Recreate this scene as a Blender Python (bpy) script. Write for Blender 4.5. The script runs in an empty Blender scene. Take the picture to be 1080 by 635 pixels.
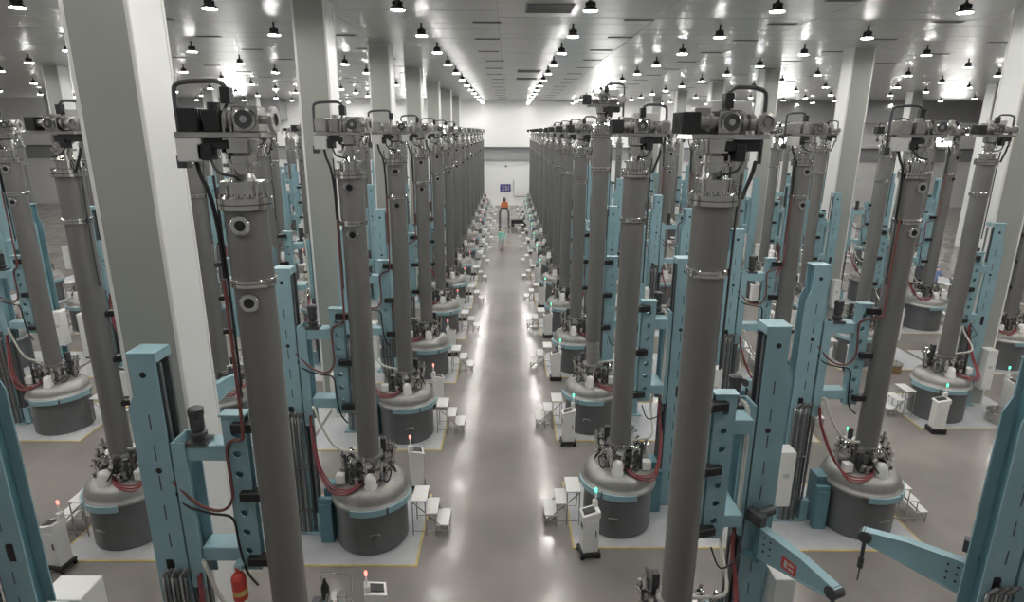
import bpy, math, random
from mathutils import Vector, Matrix
random.seed(7)
PI = math.pi
sc = bpy.context.scene
COL = sc.collection

# ------------------------------------------------------------------ camera
CAM_Z = 9.0
F_PX = 640.0
PITCH = math.atan2(178.5, F_PX)
YAW = math.radians(-0.33)
ROLL = math.radians(0.25)
cam_d = bpy.data.cameras.new('camera')
cam_d.sensor_width = 36.0
cam_d.lens = F_PX / 1080.0 * 36.0
cam_d.clip_start = 0.05
cam_d.clip_end = 400
cam = bpy.data.objects.new('camera', cam_d)
COL.objects.link(cam)
cam.location = (0, 0, CAM_Z)
cam.rotation_euler = (Matrix.Rotation(YAW, 4, 'Z') @ Matrix.Rotation(PI / 2 - PITCH, 4, 'X') @ Matrix.Rotation(ROLL, 4, 'Z')).to_euler()
sc.camera = cam
CAM_INV = (Matrix.Translation(cam.location) @ cam.rotation_euler.to_matrix().to_4x4()).inverted()

# ------------------------------------------------------------------ world, exposure
w = bpy.data.worlds.new('world')
sc.world = w
w.use_nodes = True
w.node_tree.nodes['Background'].inputs[0].default_value = (0.8, 0.9, 1.0, 1)
w.node_tree.nodes['Background'].inputs[1].default_value = 0.35
sc.view_settings.view_transform = 'Standard'
sc.view_settings.look = 'None'
sc.view_settings.gamma = 1.0
sc.view_settings.use_curve_mapping = False
sc.view_settings.exposure = 0.2
sc.cycles.max_bounces = 8
sc.cycles.diffuse_bounces = 5
sc.cycles.glossy_bounces = 4
LAMP_STRENGTH = 250.0
WINDOW_STRENGTH = 14.0
PITCH_Y = 4.92
CEIL_Z = 12.7
WALL_Y = 77.4

# ------------------------------------------------------------------ materials
def mat(name, color, rough=0.5, metal=0.0, noise=None, bump=None, emit=None, spec=None):
    m = bpy.data.materials.new(name)
    m.use_nodes = True
    nt = m.node_tree
    b = nt.nodes['Principled BSDF']
    b.inputs['Base Color'].default_value = (*color, 1)
    b.inputs['Roughness'].default_value = rough
    b.inputs['Metallic'].default_value = metal
    if spec is not None:
        b.inputs['Specular IOR Level'].default_value = spec
    if emit:
        b.inputs['Emission Color'].default_value = (*emit[0], 1)
        b.inputs['Emission Strength'].default_value = emit[1]
    if noise or bump:
        tc = nt.nodes.new('ShaderNodeTexCoord')
    if noise:
        scale, amount, stretch = noise
        mp = nt.nodes.new('ShaderNodeMapping')
        mp.inputs['Scale'].default_value = stretch
        n = nt.nodes.new('ShaderNodeTexNoise')
        n.inputs['Scale'].default_value = scale
        n.inputs['Detail'].default_value = 5
        r = nt.nodes.new('ShaderNodeValToRGB')
        r.color_ramp.elements[0].position = 0.3
        r.color_ramp.elements[1].position = 0.7
        r.color_ramp.elements[0].color = (*[c * (1 - amount) for c in color], 1)
        r.color_ramp.elements[1].color = (*[min(1, c * (1 + amount)) for c in color], 1)
        nt.links.new(tc.outputs['Object'], mp.inputs['Vector'])
        nt.links.new(mp.outputs['Vector'], n.inputs['Vector'])
        nt.links.new(n.outputs['Fac'], r.inputs['Fac'])
        nt.links.new(r.outputs['Color'], b.inputs['Base Color'])
    if bump:
        scale, strength, stretch = bump
        mp2 = nt.nodes.new('ShaderNodeMapping')
        mp2.inputs['Scale'].default_value = stretch
        n2 = nt.nodes.new('ShaderNodeTexNoise')
        n2.inputs['Scale'].default_value = scale
        n2.inputs['Detail'].default_value = 3
        bp = nt.nodes.new('ShaderNodeBump')
        bp.inputs['Strength'].default_value = strength
        bp.inputs['Distance'].default_value = 0.05
        nt.links.new(tc.outputs['Object'], mp2.inputs['Vector'])
        nt.links.new(mp2.outputs['Vector'], n2.inputs['Vector'])
        nt.links.new(n2.outputs['Fac'], bp.inputs['Height'])
        nt.links.new(bp.outputs['Normal'], b.inputs['Normal'])
    return m

ONE = (1, 1, 1)
M = {
    'floor': mat('floor_epoxy', (0.235, 0.217, 0.202), 0.17, 0, noise=(0.35, 0.2, ONE), bump=(2.2, 0.05, ONE)),
    'pad': mat('pad_paint', (0.47, 0.48, 0.50), 0.3, 0, noise=(1.5, 0.12, ONE)),
    'yellow': mat('yellow_line', (0.52, 0.40, 0.15), 0.45, 0, noise=(3.0, 0.2, ONE)),
    'ceiling': mat('ceiling_metal', (0.50, 0.50, 0.49), 0.33, 0.45, noise=(0.5, 0.05, ONE), bump=(0.8, 0.10, (0.08, 0.9, 1))),
    'seam': mat('ceiling_seam', (0.2, 0.2, 0.2), 0.6),
    'vent': mat('vent_grey', (0.16, 0.16, 0.165), 0.5),
    'wall': mat('wall_panel', (0.86, 0.86, 0.85), 0.5, 0, noise=(0.2, 0.02, ONE)),
    'wall_grey': mat('wall_grey_panel', (0.33, 0.335, 0.34), 0.5, 0, noise=(0.8, 0.04, ONE)),
    'column': mat('column_cladding', (0.72, 0.73, 0.72), 0.3, 0, noise=(0.7, 0.03, ONE)),
    'column_grey': mat('column_grey_front', (0.33, 0.345, 0.315), 0.28, 0, noise=(0.7, 0.03, ONE)),
    'tube': mat('tube_steel', (0.20, 0.197, 0.19), 0.40, 0.4, noise=(3.0, 0.08, (1, 1, 0.15))),
    'body': mat('vessel_dark', (0.135, 0.14, 0.145), 0.42, 0.25, noise=(3.0, 0.1, (1, 1, 0.3))),
    'lid': mat('vessel_lid', (0.33, 0.325, 0.31), 0.36, 0.5, noise=(4.0, 0.12, ONE)),
    'chrome': mat('polished_steel', (0.68, 0.67, 0.65), 0.10, 1.0, noise=(6.0, 0.08, ONE)),
    'steel': mat('machined_steel', (0.42, 0.41, 0.40), 0.3, 0.85, noise=(6.0, 0.15, ONE)),
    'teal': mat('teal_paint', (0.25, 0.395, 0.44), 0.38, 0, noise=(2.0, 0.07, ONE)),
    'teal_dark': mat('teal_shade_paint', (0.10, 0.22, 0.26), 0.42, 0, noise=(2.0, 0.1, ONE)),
    'rail': mat('rail_grey', (0.17, 0.18, 0.19), 0.35, 0.6),
    'black': mat('black_plastic', (0.012, 0.012, 0.013), 0.42),
    'dark': mat('dark_metal', (0.07, 0.07, 0.075), 0.4, 0.3, noise=(8.0, 0.2, ONE)),
    'white': mat('white_paint', (0.72, 0.72, 0.70), 0.4, 0, noise=(2.0, 0.03, ONE)),
    'lightgrey': mat('light_grey_box', (0.50, 0.50, 0.49), 0.42, 0, noise=(2.0, 0.03, ONE)),
    'hose_red': mat('red_hose', (0.23, 0.045, 0.05), 0.45),
    'hose_white': mat('white_hose', (0.56, 0.55, 0.50), 0.5),
    'hose_brown': mat('brown_hose', (0.17, 0.06, 0.055), 0.45),
    'red': mat('red_paint', (0.55, 0.06, 0.045), 0.4),
    'orange': mat('orange_paint', (0.70, 0.22, 0.10), 0.45),
    'brass': mat('brass', (0.45, 0.30, 0.16), 0.3, 0.8),
    'green_light': mat('green_signal', (0.1, 0.6, 0.35), 0.4, 0, emit=((0.1, 1.0, 0.5), 2.2)),
    'red_light': mat('red_signal', (0.6, 0.1, 0.1), 0.4, 0, emit=((1.0, 0.25, 0.2), 2.2)),
    'lamp': mat('lamp_disc', (1, 1, 1), 0.4, 0, emit=((1.0, 0.975, 0.93), LAMP_STRENGTH)),
    'window': mat('bright_window', (0.8, 0.8, 0.8), 0.4, 0, emit=((1.0, 0.99, 0.95), WINDOW_STRENGTH)),
    'lamp_housing': mat('lamp_housing', (0.06, 0.06, 0.06), 0.4, 0.4),
    'sign_blue': mat('sign_blue', (0.04, 0.035, 0.22), 0.4),
    'skin': mat('skin', (0.55, 0.36, 0.27), 0.5),
    'suit_green': mat('suit_green', (0.34, 0.72, 0.64), 0.7, noise=(8.0, 0.1, ONE)),
    'suit_blue': mat('suit_blue', (0.22, 0.30, 0.52), 0.7, noise=(8.0, 0.1, ONE)),
    'trouser': mat('pale_trousers', (0.45, 0.45, 0.47), 0.7),
    'port_glass': mat('port_glass', (0.015, 0.015, 0.018), 0.1),
}

def rough_noise(m, scale, lo, hi):
    nt = m.node_tree
    tc = nt.nodes.new('ShaderNodeTexCoord')
    n = nt.nodes.new('ShaderNodeTexNoise')
    n.inputs['Scale'].default_value = scale
    n.inputs['Detail'].default_value = 6
    mr = nt.nodes.new('ShaderNodeMapRange')
    mr.inputs['From Min'].default_value = 0.22
    mr.inputs['From Max'].default_value = 0.78
    mr.inputs['To Min'].default_value = lo
    mr.inputs['To Max'].default_value = hi
    nt.links.new(tc.outputs['Object'], n.inputs['Vector'])
    nt.links.new(n.outputs['Fac'], mr.inputs['Value'])
    nt.links.new(mr.outputs['Result'], nt.nodes['Principled BSDF'].inputs['Roughness'])
rough_noise(M['floor'], 0.9, 0.08, 0.27)
rough_noise(M['ceiling'], 0.3, 0.26, 0.40)

# ------------------------------------------------------------------ mesh builder
class MB:
    def __init__(s):
        s.v, s.f, s.sm = [], [], []

    def _add(s, vs, fs, smooth=False):
        o = len(s.v)
        s.v += [tuple(p) for p in vs]
        s.f += [[i + o for i in f] for f in fs]
        s.sm += [smooth] * len(fs)
        return s

    def box(s, c, d, rot=None, bev=0.0):
        x, y, z = d[0] / 2, d[1] / 2, d[2] / 2
        if bev:
            b = min(bev, x * .9, y * .9, z * .9)
            vs = []
            for sx in (-1, 1):
                for sy in (-1, 1):
                    for sz in (-1, 1):
                        vs += [(sx * x, sy * (y - b), sz * (z - b)), (sx * (x - b), sy * y, sz * (z - b)), (sx * (x - b), sy * (y - b), sz * z)]
            def I(a, bb, cc, k): return ((a > 0) * 4 + (bb > 0) * 2 + (cc > 0)) * 3 + k
            fs = []
            for a in (-1, 1):
                q = [(a, -1, -1), (a, 1, -1), (a, 1, 1), (a, -1, 1)]
                fs.append([I(*p, 0) for p in (q if a > 0 else q[::-1])])
                q = [(-1, a, -1), (1, a, -1), (1, a, 1), (-1, a, 1)]
                fs.append([I(*p, 1) for p in (q[::-1] if a > 0 else q)])
                q = [(-1, -1, a), (1, -1, a), (1, 1, a), (-1, 1, a)]
                fs.append([I(*p, 2) for p in (q if a > 0 else q[::-1])])
            for a in (-1, 1):
                for bb in (-1, 1):
                    k = a * bb > 0
                    f = [I(a, bb, -1, 0), I(a, bb, -1, 1), I(a, bb, 1, 1), I(a, bb, 1, 0)]
                    fs.append(f if k else f[::-1])
                    f = [I(a, -1, bb, 0), I(a, 1, bb, 0), I(a, 1, bb, 2), I(a, -1, bb, 2)]
                    fs.append(f if k else f[::-1])
                    f = [I(-1, a, bb, 1), I(-1, a, bb, 2), I(1, a, bb, 2), I(1, a, bb, 1)]
                    fs.append(f if k else f[::-1])
                    for cc in (-1, 1):
                        f = [I(a, bb, cc, 0), I(a, bb, cc, 1), I(a, bb, cc, 2)]
                        fs.append(f if a * bb * cc > 0 else f[::-1])
        else:
            vs = [(-x, -y, -z), (x, -y, -z), (x, y, -z), (-x, y, -z), (-x, -y, z), (x, -y, z), (x, y, z), (-x, y, z)]
            fs = [[3, 2, 1, 0], [4, 5, 6, 7], [0, 1, 5, 4], [1, 2, 6, 5], [2, 3, 7, 6], [3, 0, 4, 7]]
        vs = [Vector(p) for p in vs]
        if rot is not None:
            vs = [rot @ p for p in vs]
        C = Vector(c)
        return s._add([p + C for p in vs], fs)

    def span(s, x0, x1, y0, y1, z0, z1, bev=0.0):
        return s.box(((x0 + x1) / 2, (y0 + y1) / 2, (z0 + z1) / 2), (abs(x1 - x0), abs(y1 - y0), abs(z1 - z0)), None, bev)

    def lathe(s, prof, c=(0, 0, 0), n=24, axis='Z', flat=False):
        """profile (radius, height) turned about an axis; closed at the ends"""
        C = Vector(c)
        if isinstance(axis, str):
            R = {'Z': Matrix.Identity(3), 'X': Matrix.Rotation(PI / 2, 3, 'Y'), 'Y': Matrix.Rotation(-PI / 2, 3, 'X')}[axis]
        else:
            R = Vector((0, 0, 1)).rotation_difference(Vector(axis).normalized()).to_matrix()
        for a, b in zip(prof[:-1], prof[1:]):      # each band has its own verts so edges stay crisp
            vs = []
            for r, h in (a, b):
                for i in range(n):
                    t = 2 * PI * i / n
                    vs.append(R @ Vector((r * math.cos(t), r * math.sin(t), h)) + C)
            s._add(vs, [[i, (i + 1) % n, n + (i + 1) % n, n + i] for i in range(n)], not flat)
        for (r, h), up in ((prof[0], False), (prof[-1], True)):
            if r > 1e-6:
                vs = [R @ Vector((r * math.cos(2 * PI * i / n), r * math.sin(2 * PI * i / n), h)) + C for i in range(n)]
                s._add(vs, [list(range(n)) if up else list(range(n))[::-1]])
        return s

    def smooth_lathe(s, prof, c=(0, 0, 0), n=32):
        C = Vector(c)
        vs = [Vector((r * math.cos(2 * PI * i / n), r * math.sin(2 * PI * i / n), h)) + C for r, h in prof for i in range(n)]
        fs = [[k * n + i, k * n + (i + 1) % n, (k + 1) * n + (i + 1) % n, (k + 1) * n + i] for k in range(len(prof) - 1) for i in range(n)]
        s._add(vs, fs, True)
        return s

    def cyl(s, p0, p1, r, n=12, r2=None):
        p0, p1 = Vector(p0), Vector(p1)
        d = p1 - p0
        return s.lathe([(r, 0), (r if r2 is None else r2, d.length)], p0, n, d)

    def tube(s, pts, r, n=8, sub=6):
        """a round hose through the points (Catmull-Rom)"""
        P = [Vector(p) for p in pts]
        if sub > 1 and len(P) > 2:
            Q = []
            for i in range(len(P) - 1):
                a, b, c, d = P[max(i - 1, 0)], P[i], P[i + 1], P[min(i + 2, len(P) - 1)]
                for k in range(sub):
                    t = k / sub
                    Q.append(0.5 * ((2 * b) + (c - a) * t + (2 * a - 5 * b + 4 * c - d) * t * t + (3 * b - a - 3 * c + d) * t ** 3))
            Q.append(P[-1])
            P = Q
        vs, up = [], None
        for i, p in enumerate(P):
            t = (P[min(i + 1, len(P) - 1)] - P[max(i - 1, 0)])
            t = t.normalized() if t.length > 1e-9 else Vector((0, 0, 1))
            if up is None:
                up = t.orthogonal().normalized()
            up = (up - t * up.dot(t))
            up = up.normalized() if up.length > 1e-6 else t.orthogonal().normalized()
            q = t.cross(up)
            vs += [p + r * (math.cos(2 * PI * k / n) * up + math.sin(2 * PI * k / n) * q) for k in range(n)]
        fs = [[i * n + k, i * n + (k + 1) % n, (i + 1) * n + (k + 1) % n, (i + 1) * n + k] for i in range(len(P) - 1) for k in range(n)]
        s._add(vs, fs, True)
        m = (len(P) - 1) * n
        return s._add(vs[:n], [list(range(n))[::-1]])._add(vs[m:], [list(range(n))])

    def prism(s, poly, h0, h1, plane='XZ'):
        """flat outline (counter-clockwise) given a thickness"""
        n = len(poly)
        def P(a, b, h):
            return {'XZ': (a, h, b), 'XY': (a, b, h), 'YZ': (h, a, b)}[plane]
        vs = [P(a, b, h0) for a, b in poly] + [P(a, b, h1) for a, b in poly]
        fs = [list(range(n))[::-1], [n + i for i in range(n)]] + [[i, (i + 1) % n, n + (i + 1) % n, n + i] for i in range(n)]
        if plane == 'XZ':
            fs = [f[::-1] for f in fs]
        return s._add(vs, fs)

    def arc_band(s, r0, r1, z0, z1, a0, a1, n=14):
        vs = []
        for i in range(n + 1):
            t = math.radians(a0 + (a1 - a0) * i / n)
            c, q = math.cos(t), math.sin(t)
            vs += [(r0 * c, r0 * q, z0), (r1 * c, r1 * q, z0), (r1 * c, r1 * q, z1), (r0 * c, r0 * q, z1)]
        fs = [[3, 2, 1, 0]] + [[4 * n, 4 * n + 1, 4 * n + 2, 4 * n + 3]]
        for i in range(n):
            for k in range(4):
                a, b = 4 * i + k, 4 * i + (k + 1) % 4
                fs.append([a, b, b + 4, a + 4])
        return s._add(vs, fs)

    def holed_panel(s, x0, x1, zs, r, y0, y1):
        """upright panel in XZ with a round hole in the middle of every cell between the heights zs (hole None = blank)"""
        K = 16
        for za, zb, hole in zs:
            cx, cz = (x0 + x1) / 2, (za + zb) / 2
            if not hole:
                s._add([(x0, y0, za), (x1, y0, za), (x1, y0, zb), (x0, y0, zb)], [[0, 1, 2, 3]])
                s._add([(x0, y1, za), (x1, y1, za), (x1, y1, zb), (x0, y1, zb)], [[3, 2, 1, 0]])
                continue
            out = []
            for (ax, az), (bx, bz) in (((x0, za), (x1, za)), ((x1, za), (x1, zb)), ((x1, zb), (x0, zb)), ((x0, zb), (x0, za))):
                for k in range(4):
                    out.append((ax + (bx - ax) * k / 4, az + (bz - az) * k / 4))
            inn = []
            for ox, oz in out:
                t = math.atan2((oz - cz) / (zb - za), (ox - cx) / (x1 - x0))
                inn.append((cx + r * math.cos(t), cz + r * math.sin(t)))
            vs = [(a, y0, b) for a, b in out] + [(a, y0, b) for a, b in inn] + [(a, y1, b) for a, b in out] + [(a, y1, b) for a, b in inn]
            fs = []
            for i in range(K):
                j = (i + 1) % K
                fs += [[i, j, K + j, K + i], [2 * K + j, 2 * K + i, 3 * K + i, 3 * K + j], [K + i, K + j, 3 * K + j, 3 * K + i]]
            s._add(vs, fs)
        z0, z1 = zs[0][0], zs[-1][1]
        s._add([(x0, y0, z0), (x1, y0, z0), (x1, y1, z0), (x0, y1, z0), (x0, y0, z1), (x1, y0, z1), (x1, y1, z1), (x0, y1, z1)],
               [[3, 2, 1, 0], [4, 5, 6, 7], [1, 2, 6, 5], [3, 0, 4, 7]])
        return s

    def mesh(s, name, m, sx=1):
        me = bpy.data.meshes.new(name)
        vs = s.v if sx > 0 else [(-a, b, c) for a, b, c in s.v]
        fs = s.f if sx > 0 else [f[::-1] for f in s.f]
        me.from_pydata(vs, [], fs)
        me.polygons.foreach_set('use_smooth', s.sm)
        me.materials.append(m)
        me.update()
        return me


def obj(name, me, parent=None, loc=(0, 0, 0), rz=0.0):
    o = bpy.data.objects.new(name, me)
    COL.objects.link(o)
    o.location = loc
    if rz:
        o.rotation_euler = (0, 0, rz)
    if parent is not None:
        o.parent = parent
    return o

def tag(o, label, cat, group=None):
    o['label'] = label
    o['category'] = cat
    if group:
        o['group'] = group
    return o

def struct(name, me, parent=None, loc=(0, 0, 0)):
    o = obj(name, me, parent, loc)
    if parent is None:
        o['kind'] = 'structure'
    return o

def thing(name, label, cat, loc=(0, 0, 0), rz=0.0, group=None):
    return tag(obj(name, None, None, loc, rz), label, cat, group)

def px(p):
    """photograph pixel of a world point (None behind the camera); only used to leave out what the photo cannot show"""
    q = CAM_INV @ Vector(p)
    if q.z > -0.2:
        return None
    return 540 + F_PX * q.x / -q.z, 317.5 - F_PX * q.y / -q.z

def in_frame(points, margin=0):
    for p in points:
        q = px(p)
        if q and -margin <= q[0] <= 1080 + margin and -margin <= q[1] <= 635 + margin:
            return True
    return False

ORD = ['nearest', 'second', 'third', 'fourth', 'fifth', 'sixth', 'seventh', 'eighth', 'ninth', 'tenth', 'eleventh', 'twelfth', 'thirteenth', 'fourteenth', 'fifteenth', 'sixteenth', 'seventeenth', 'eighteenth']

# rows of furnaces: x of the tubes, side of the working aisle, y of the first, name, signal lamps
ROWS = [
    (-3.1, 1, 7.2, 'row left of the central aisle', 'red'),
    (2.6, -1, 7.78, 'row right of the central aisle', 'green'),
    (-8.7, -1, 7.35, 'second row left of the central aisle', 'red'),
    (8.3, 1, 7.7, 'second row right of the central aisle', 'green'),
    (-14.0, 1, 7.7, 'third row left of the central aisle', 'red'),
    (14.2, -1, 8.6, 'third row right of the central aisle', 'green'),
    (-19.7, -1, 7.8, 'fourth row left of the central aisle', 'red'),
    (19.9, 1, 8.2, 'fourth row right of the central aisle', 'green'),
    (-25.3, 1, 7.8, 'fifth row left of the central aisle', 'red'),
    (25.6, -1, 8.2, 'fifth row right of the central aisle', 'green'),
]
N_ROW = 14
def machine_visible(x, s, y):
    return in_frame([(x, y, z) for z in (0.3, 1.5, 3, 4.5, 6, 7.5, 8.6, 9.5)] + [(x - s * 1.6, y + .4, z) for z in (1, 2.5, 4, 6)])

# ------------------------------------------------------------------ the hall
X0, X1, Y0 = -68.0, 68.0, -3.0
floor = struct('floor', MB().span(X0, X1, Y0, WALL_Y, -0.2, 0).mesh('floor', M['floor']))
ceiling = struct('ceiling', MB().span(X0, X1, Y0, WALL_Y, CEIL_Z + 0.03, CEIL_Z + 0.3).mesh('ceiling', M['seam']))
struct('wall_left', MB().span(X0 - 0.3, X0, Y0, WALL_Y, -.2, CEIL_Z + .3).mesh('wall_left', M['wall']))
struct('wall_right', MB().span(X1, X1 + 0.3, Y0, WALL_Y, -.2, CEIL_Z + .3).mesh('wall_right', M['wall']))
struct('wall_near', MB().span(X0, X1, Y0 - .3, Y0, -.2, CEIL_Z + .3).mesh('wall_near', M['wall_grey']))
wall_back = struct('wall_back', MB().span(X0, X1, WALL_Y, WALL_Y + .3, -.2, CEIL_Z + .3).mesh('wall_back', M['wall']))
struct('trim_1', MB().span(X0, X1, WALL_Y - 0.25, WALL_Y, 5.6, 7.0).mesh('trim_1', M['wall_grey']))
struct('trim_2', MB().span(X0, X1, WALL_Y - 0.45, WALL_Y, 7.0, 7.2).mesh('trim_2', M['vent']))
struct('trim_3', MB().span(26.0, 62.0, WALL_Y - 2.5, WALL_Y, 10.2, CEIL_Z).mesh('trim_3', M['wall_grey']))
struct('trim_4', MB().span(-44.0, -27.0, WALL_Y - 2.5, WALL_Y, 10.2, CEIL_Z).mesh('trim_4', M['wall_grey']))
for i, xc in enumerate((-54, -33, -11.5, 11.5, 33, 54)):
    wf = struct('window_%d' % (i + 1), MB().span(xc - 1.45, xc + 1.45, WALL_Y - .12, WALL_Y, 7.4, 7.5).span(xc - 1.45, xc + 1.45, WALL_Y - .12, WALL_Y, 9.9, 10.0)
                .span(xc - 1.45, xc - 1.35, WALL_Y - .12, WALL_Y, 7.5, 9.9).span(xc + 1.35, xc + 1.45, WALL_Y - .12, WALL_Y, 7.5, 9.9)
                .span(xc - .03, xc + .03, WALL_Y - .12, WALL_Y, 7.5, 9.9).mesh('window_frame', M['lightgrey']))
    for sx in (-1, 1):
        obj('pane', MB().span(xc + sx * .69 - .65, xc + sx * .69 + .65, WALL_Y - .05, WALL_Y - .02, 7.5, 9.9).mesh('pane', M['window']), wf)

# ceiling panels: the ones that show largest are pieces, the rest one joined part
PW, PL = 1.2, 5.35
panel_me = MB().box((0, 0, 0), (PL - 0.018, PW - 0.014, 0.03), None, 0.004).mesh('ceiling_panel', M['ceiling'])
far_bm = MB()
cells = []
ny = int((WALL_Y - Y0) / PW)
for j in range(ny):
    for i in range(-13, 13):
        cx, cy = (i + .5) * PL - 0.4, Y0 + (j + .5) * PW
        if X0 < cx - PL / 2 and cx + PL / 2 < X1:
            vis = in_frame([(cx + a * PL / 2, cy, CEIL_Z) for a in (-1, -.5, 0, .5, 1)], 5)
            cells.append(((0 if vis else 1), cx * cx * .3 + cy * cy, cx, cy))
cells.sort()
for n_, (v_, d_, cx, cy) in enumerate(cells):
    if n_ < 300:
        obj('ceiling_panel', panel_me, ceiling, (cx, cy, CEIL_Z + 0.015 + 0.002 * ((n_ * 7) % 3 - 1)))
    else:
        far_bm.span(cx - PL / 2 + .01, cx + PL / 2 - .01, cy - PW / 2 + .008, cy + PW / 2 - .008, CEIL_Z, CEIL_Z + .03)
fp = obj('ceiling_panels_beyond', far_bm.mesh('ceiling_panels_beyond', M['ceiling']), ceiling)
fp['kind'] = 'stuff'
# slot diffusers and return grilles, let into the ceiling
slot_me = MB().span(-.5, .5, -.14, .14, -.012, .02).span(-.5, .5, -.015, .015, -.02, .02).mesh('slot_diffuser', M['vent'])
for k in range(15):
    for xc in (-0.9, 4.4, -6.6, 9.7, 15.2, -12.2, 20.6, -17.4):
        p = (xc + .12 * math.sin(k * 2.1 + xc), 18.2 + 4.0 * k + (xc * .37) % 1.3, CEIL_Z - .004)
        if in_frame([p]):
            obj('slot_diffuser', slot_me, ceiling, p)
gr = MB().span(-.75, .75, -.75, .75, -.01, .02)
for q in range(9):
    gr.span(-.7, .7, -.72 + .16 * q, -.66 + .16 * q, -.035, -.01)
gr_me = gr.mesh('return_grille', M['vent'])
for y in (20.6, 40.8, 46.5):
    obj('return_grille', gr_me, ceiling, (1.25, y, CEIL_Z - .004))

# columns, clad in white sheet with corner strips, standing in the service alleys
CW = 0.95
col_me = MB().box((0, 0, CEIL_Z / 2), (CW, CW, CEIL_Z)).mesh('column', M['column'])
front_me = MB().span(-CW / 2 + .05, CW / 2 - .05, -CW / 2 - .012, -CW / 2, .05, CEIL_Z - .02).mesh('front_face', M['column_grey'])  # thin layer on the camera-facing side, greyer and greener than the other sides
trim_me = MB().span(-.04, .04, -.04, .04, 0, CEIL_Z, .015).mesh('corner_trim', M['white'])
for x in (-49.2, -27.5, -5.82, 15.87, 37.5):
    for k in range(8):
        y = 9.8 + 9.84 * k
        if in_frame([(x, y, z) for z in (2, 5, 8, 11, 12.5)], 40):
            c = struct('column', col_me, None, (x, y, 0))
            obj('front_face', front_me, c)['label'] = 'grey front face'
            for a in (-1, 1):
                for b in (-1, 1):
                    obj('corner_trim', trim_me, c, (a * (CW / 2 - .025), b * (CW / 2 - .025), 0))

# high bay lamps in lines above the rows
hb = MB().lathe([(.035, .24), (.035, .43)], n=8).lathe([(.205, .0), (.205, .03), (.18, .06), (.085, .14), (.075, .25), (0, .25)], n=20)
for q in range(8):
    t = 2 * PI * q / 8
    hb.box((.10 * math.cos(t), .10 * math.sin(t), .165), (.09, .01, .10), Matrix.Rotation(t, 3, 'Z'))
hb_me = hb.mesh('lamp_housing', M['lamp_housing'])
disc_me = MB().lathe([(.19, -.012), (.19, 0)], n=16).mesh('lamp_diffuser', M['lamp'])
LINES = [(-29.5, 'sixth lamp line left'), (-24.2, 'fifth lamp line left'), (-18.9, 'fourth lamp line left'), (-13.6, 'third lamp line left'), (-8.3, 'second lamp line left'), (-3.1, 'first lamp line left'),
         (2.25, 'first lamp line right'), (7.45, 'second lamp line right'), (12.7, 'third lamp line right'), (18.0, 'fourth lamp line right'), (23.3, 'fifth lamp line right'), (28.6, 'sixth lamp line right'),
         (33.9, 'seventh lamp line right'), (-34.8, 'seventh lamp line left'), (-45.0, 'ninth lamp line left'), (45.0, 'ninth lamp line right')]
for x, nm in LINES:
    ys = [4.0 + 4.8 * k for k in range(15)] + [75.0]
    for k, y in enumerate(ys):
        t = thing('pendant_lamp', 'round ceiling lamp, %s from the back wall in the %s of centre' % (ORD[15 - k].replace('nearest', 'first'), nm), 'lamp', (x, y, CEIL_Z - .45), 0, 'high bay lamps under the ceiling')
        obj('housing', hb_me, t)
        obj('diffuser', disc_me, t)

# painted pads under the furnaces, with yellow edge lines
def pad_meshes(s):
    pm = MB().span(-2.75, 1.1, -1.05, 1.55, 0, .012).mesh('floor_pad', M['pad'], s)
    ls = []
    for (a, b, c, d) in ((-2.75, 1.15, -1.10, -1.05), (1.1, 1.15, -1.05, 1.55), (-2.75, 1.15, 1.55, 1.60)):
        ls.append(MB().span(a, b, c, d, 0, .014).mesh('yellow_line', M['yellow'], s))
    return pm, ls
PADS = {1: pad_meshes(1), -1: pad_meshes(-1)}

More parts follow.
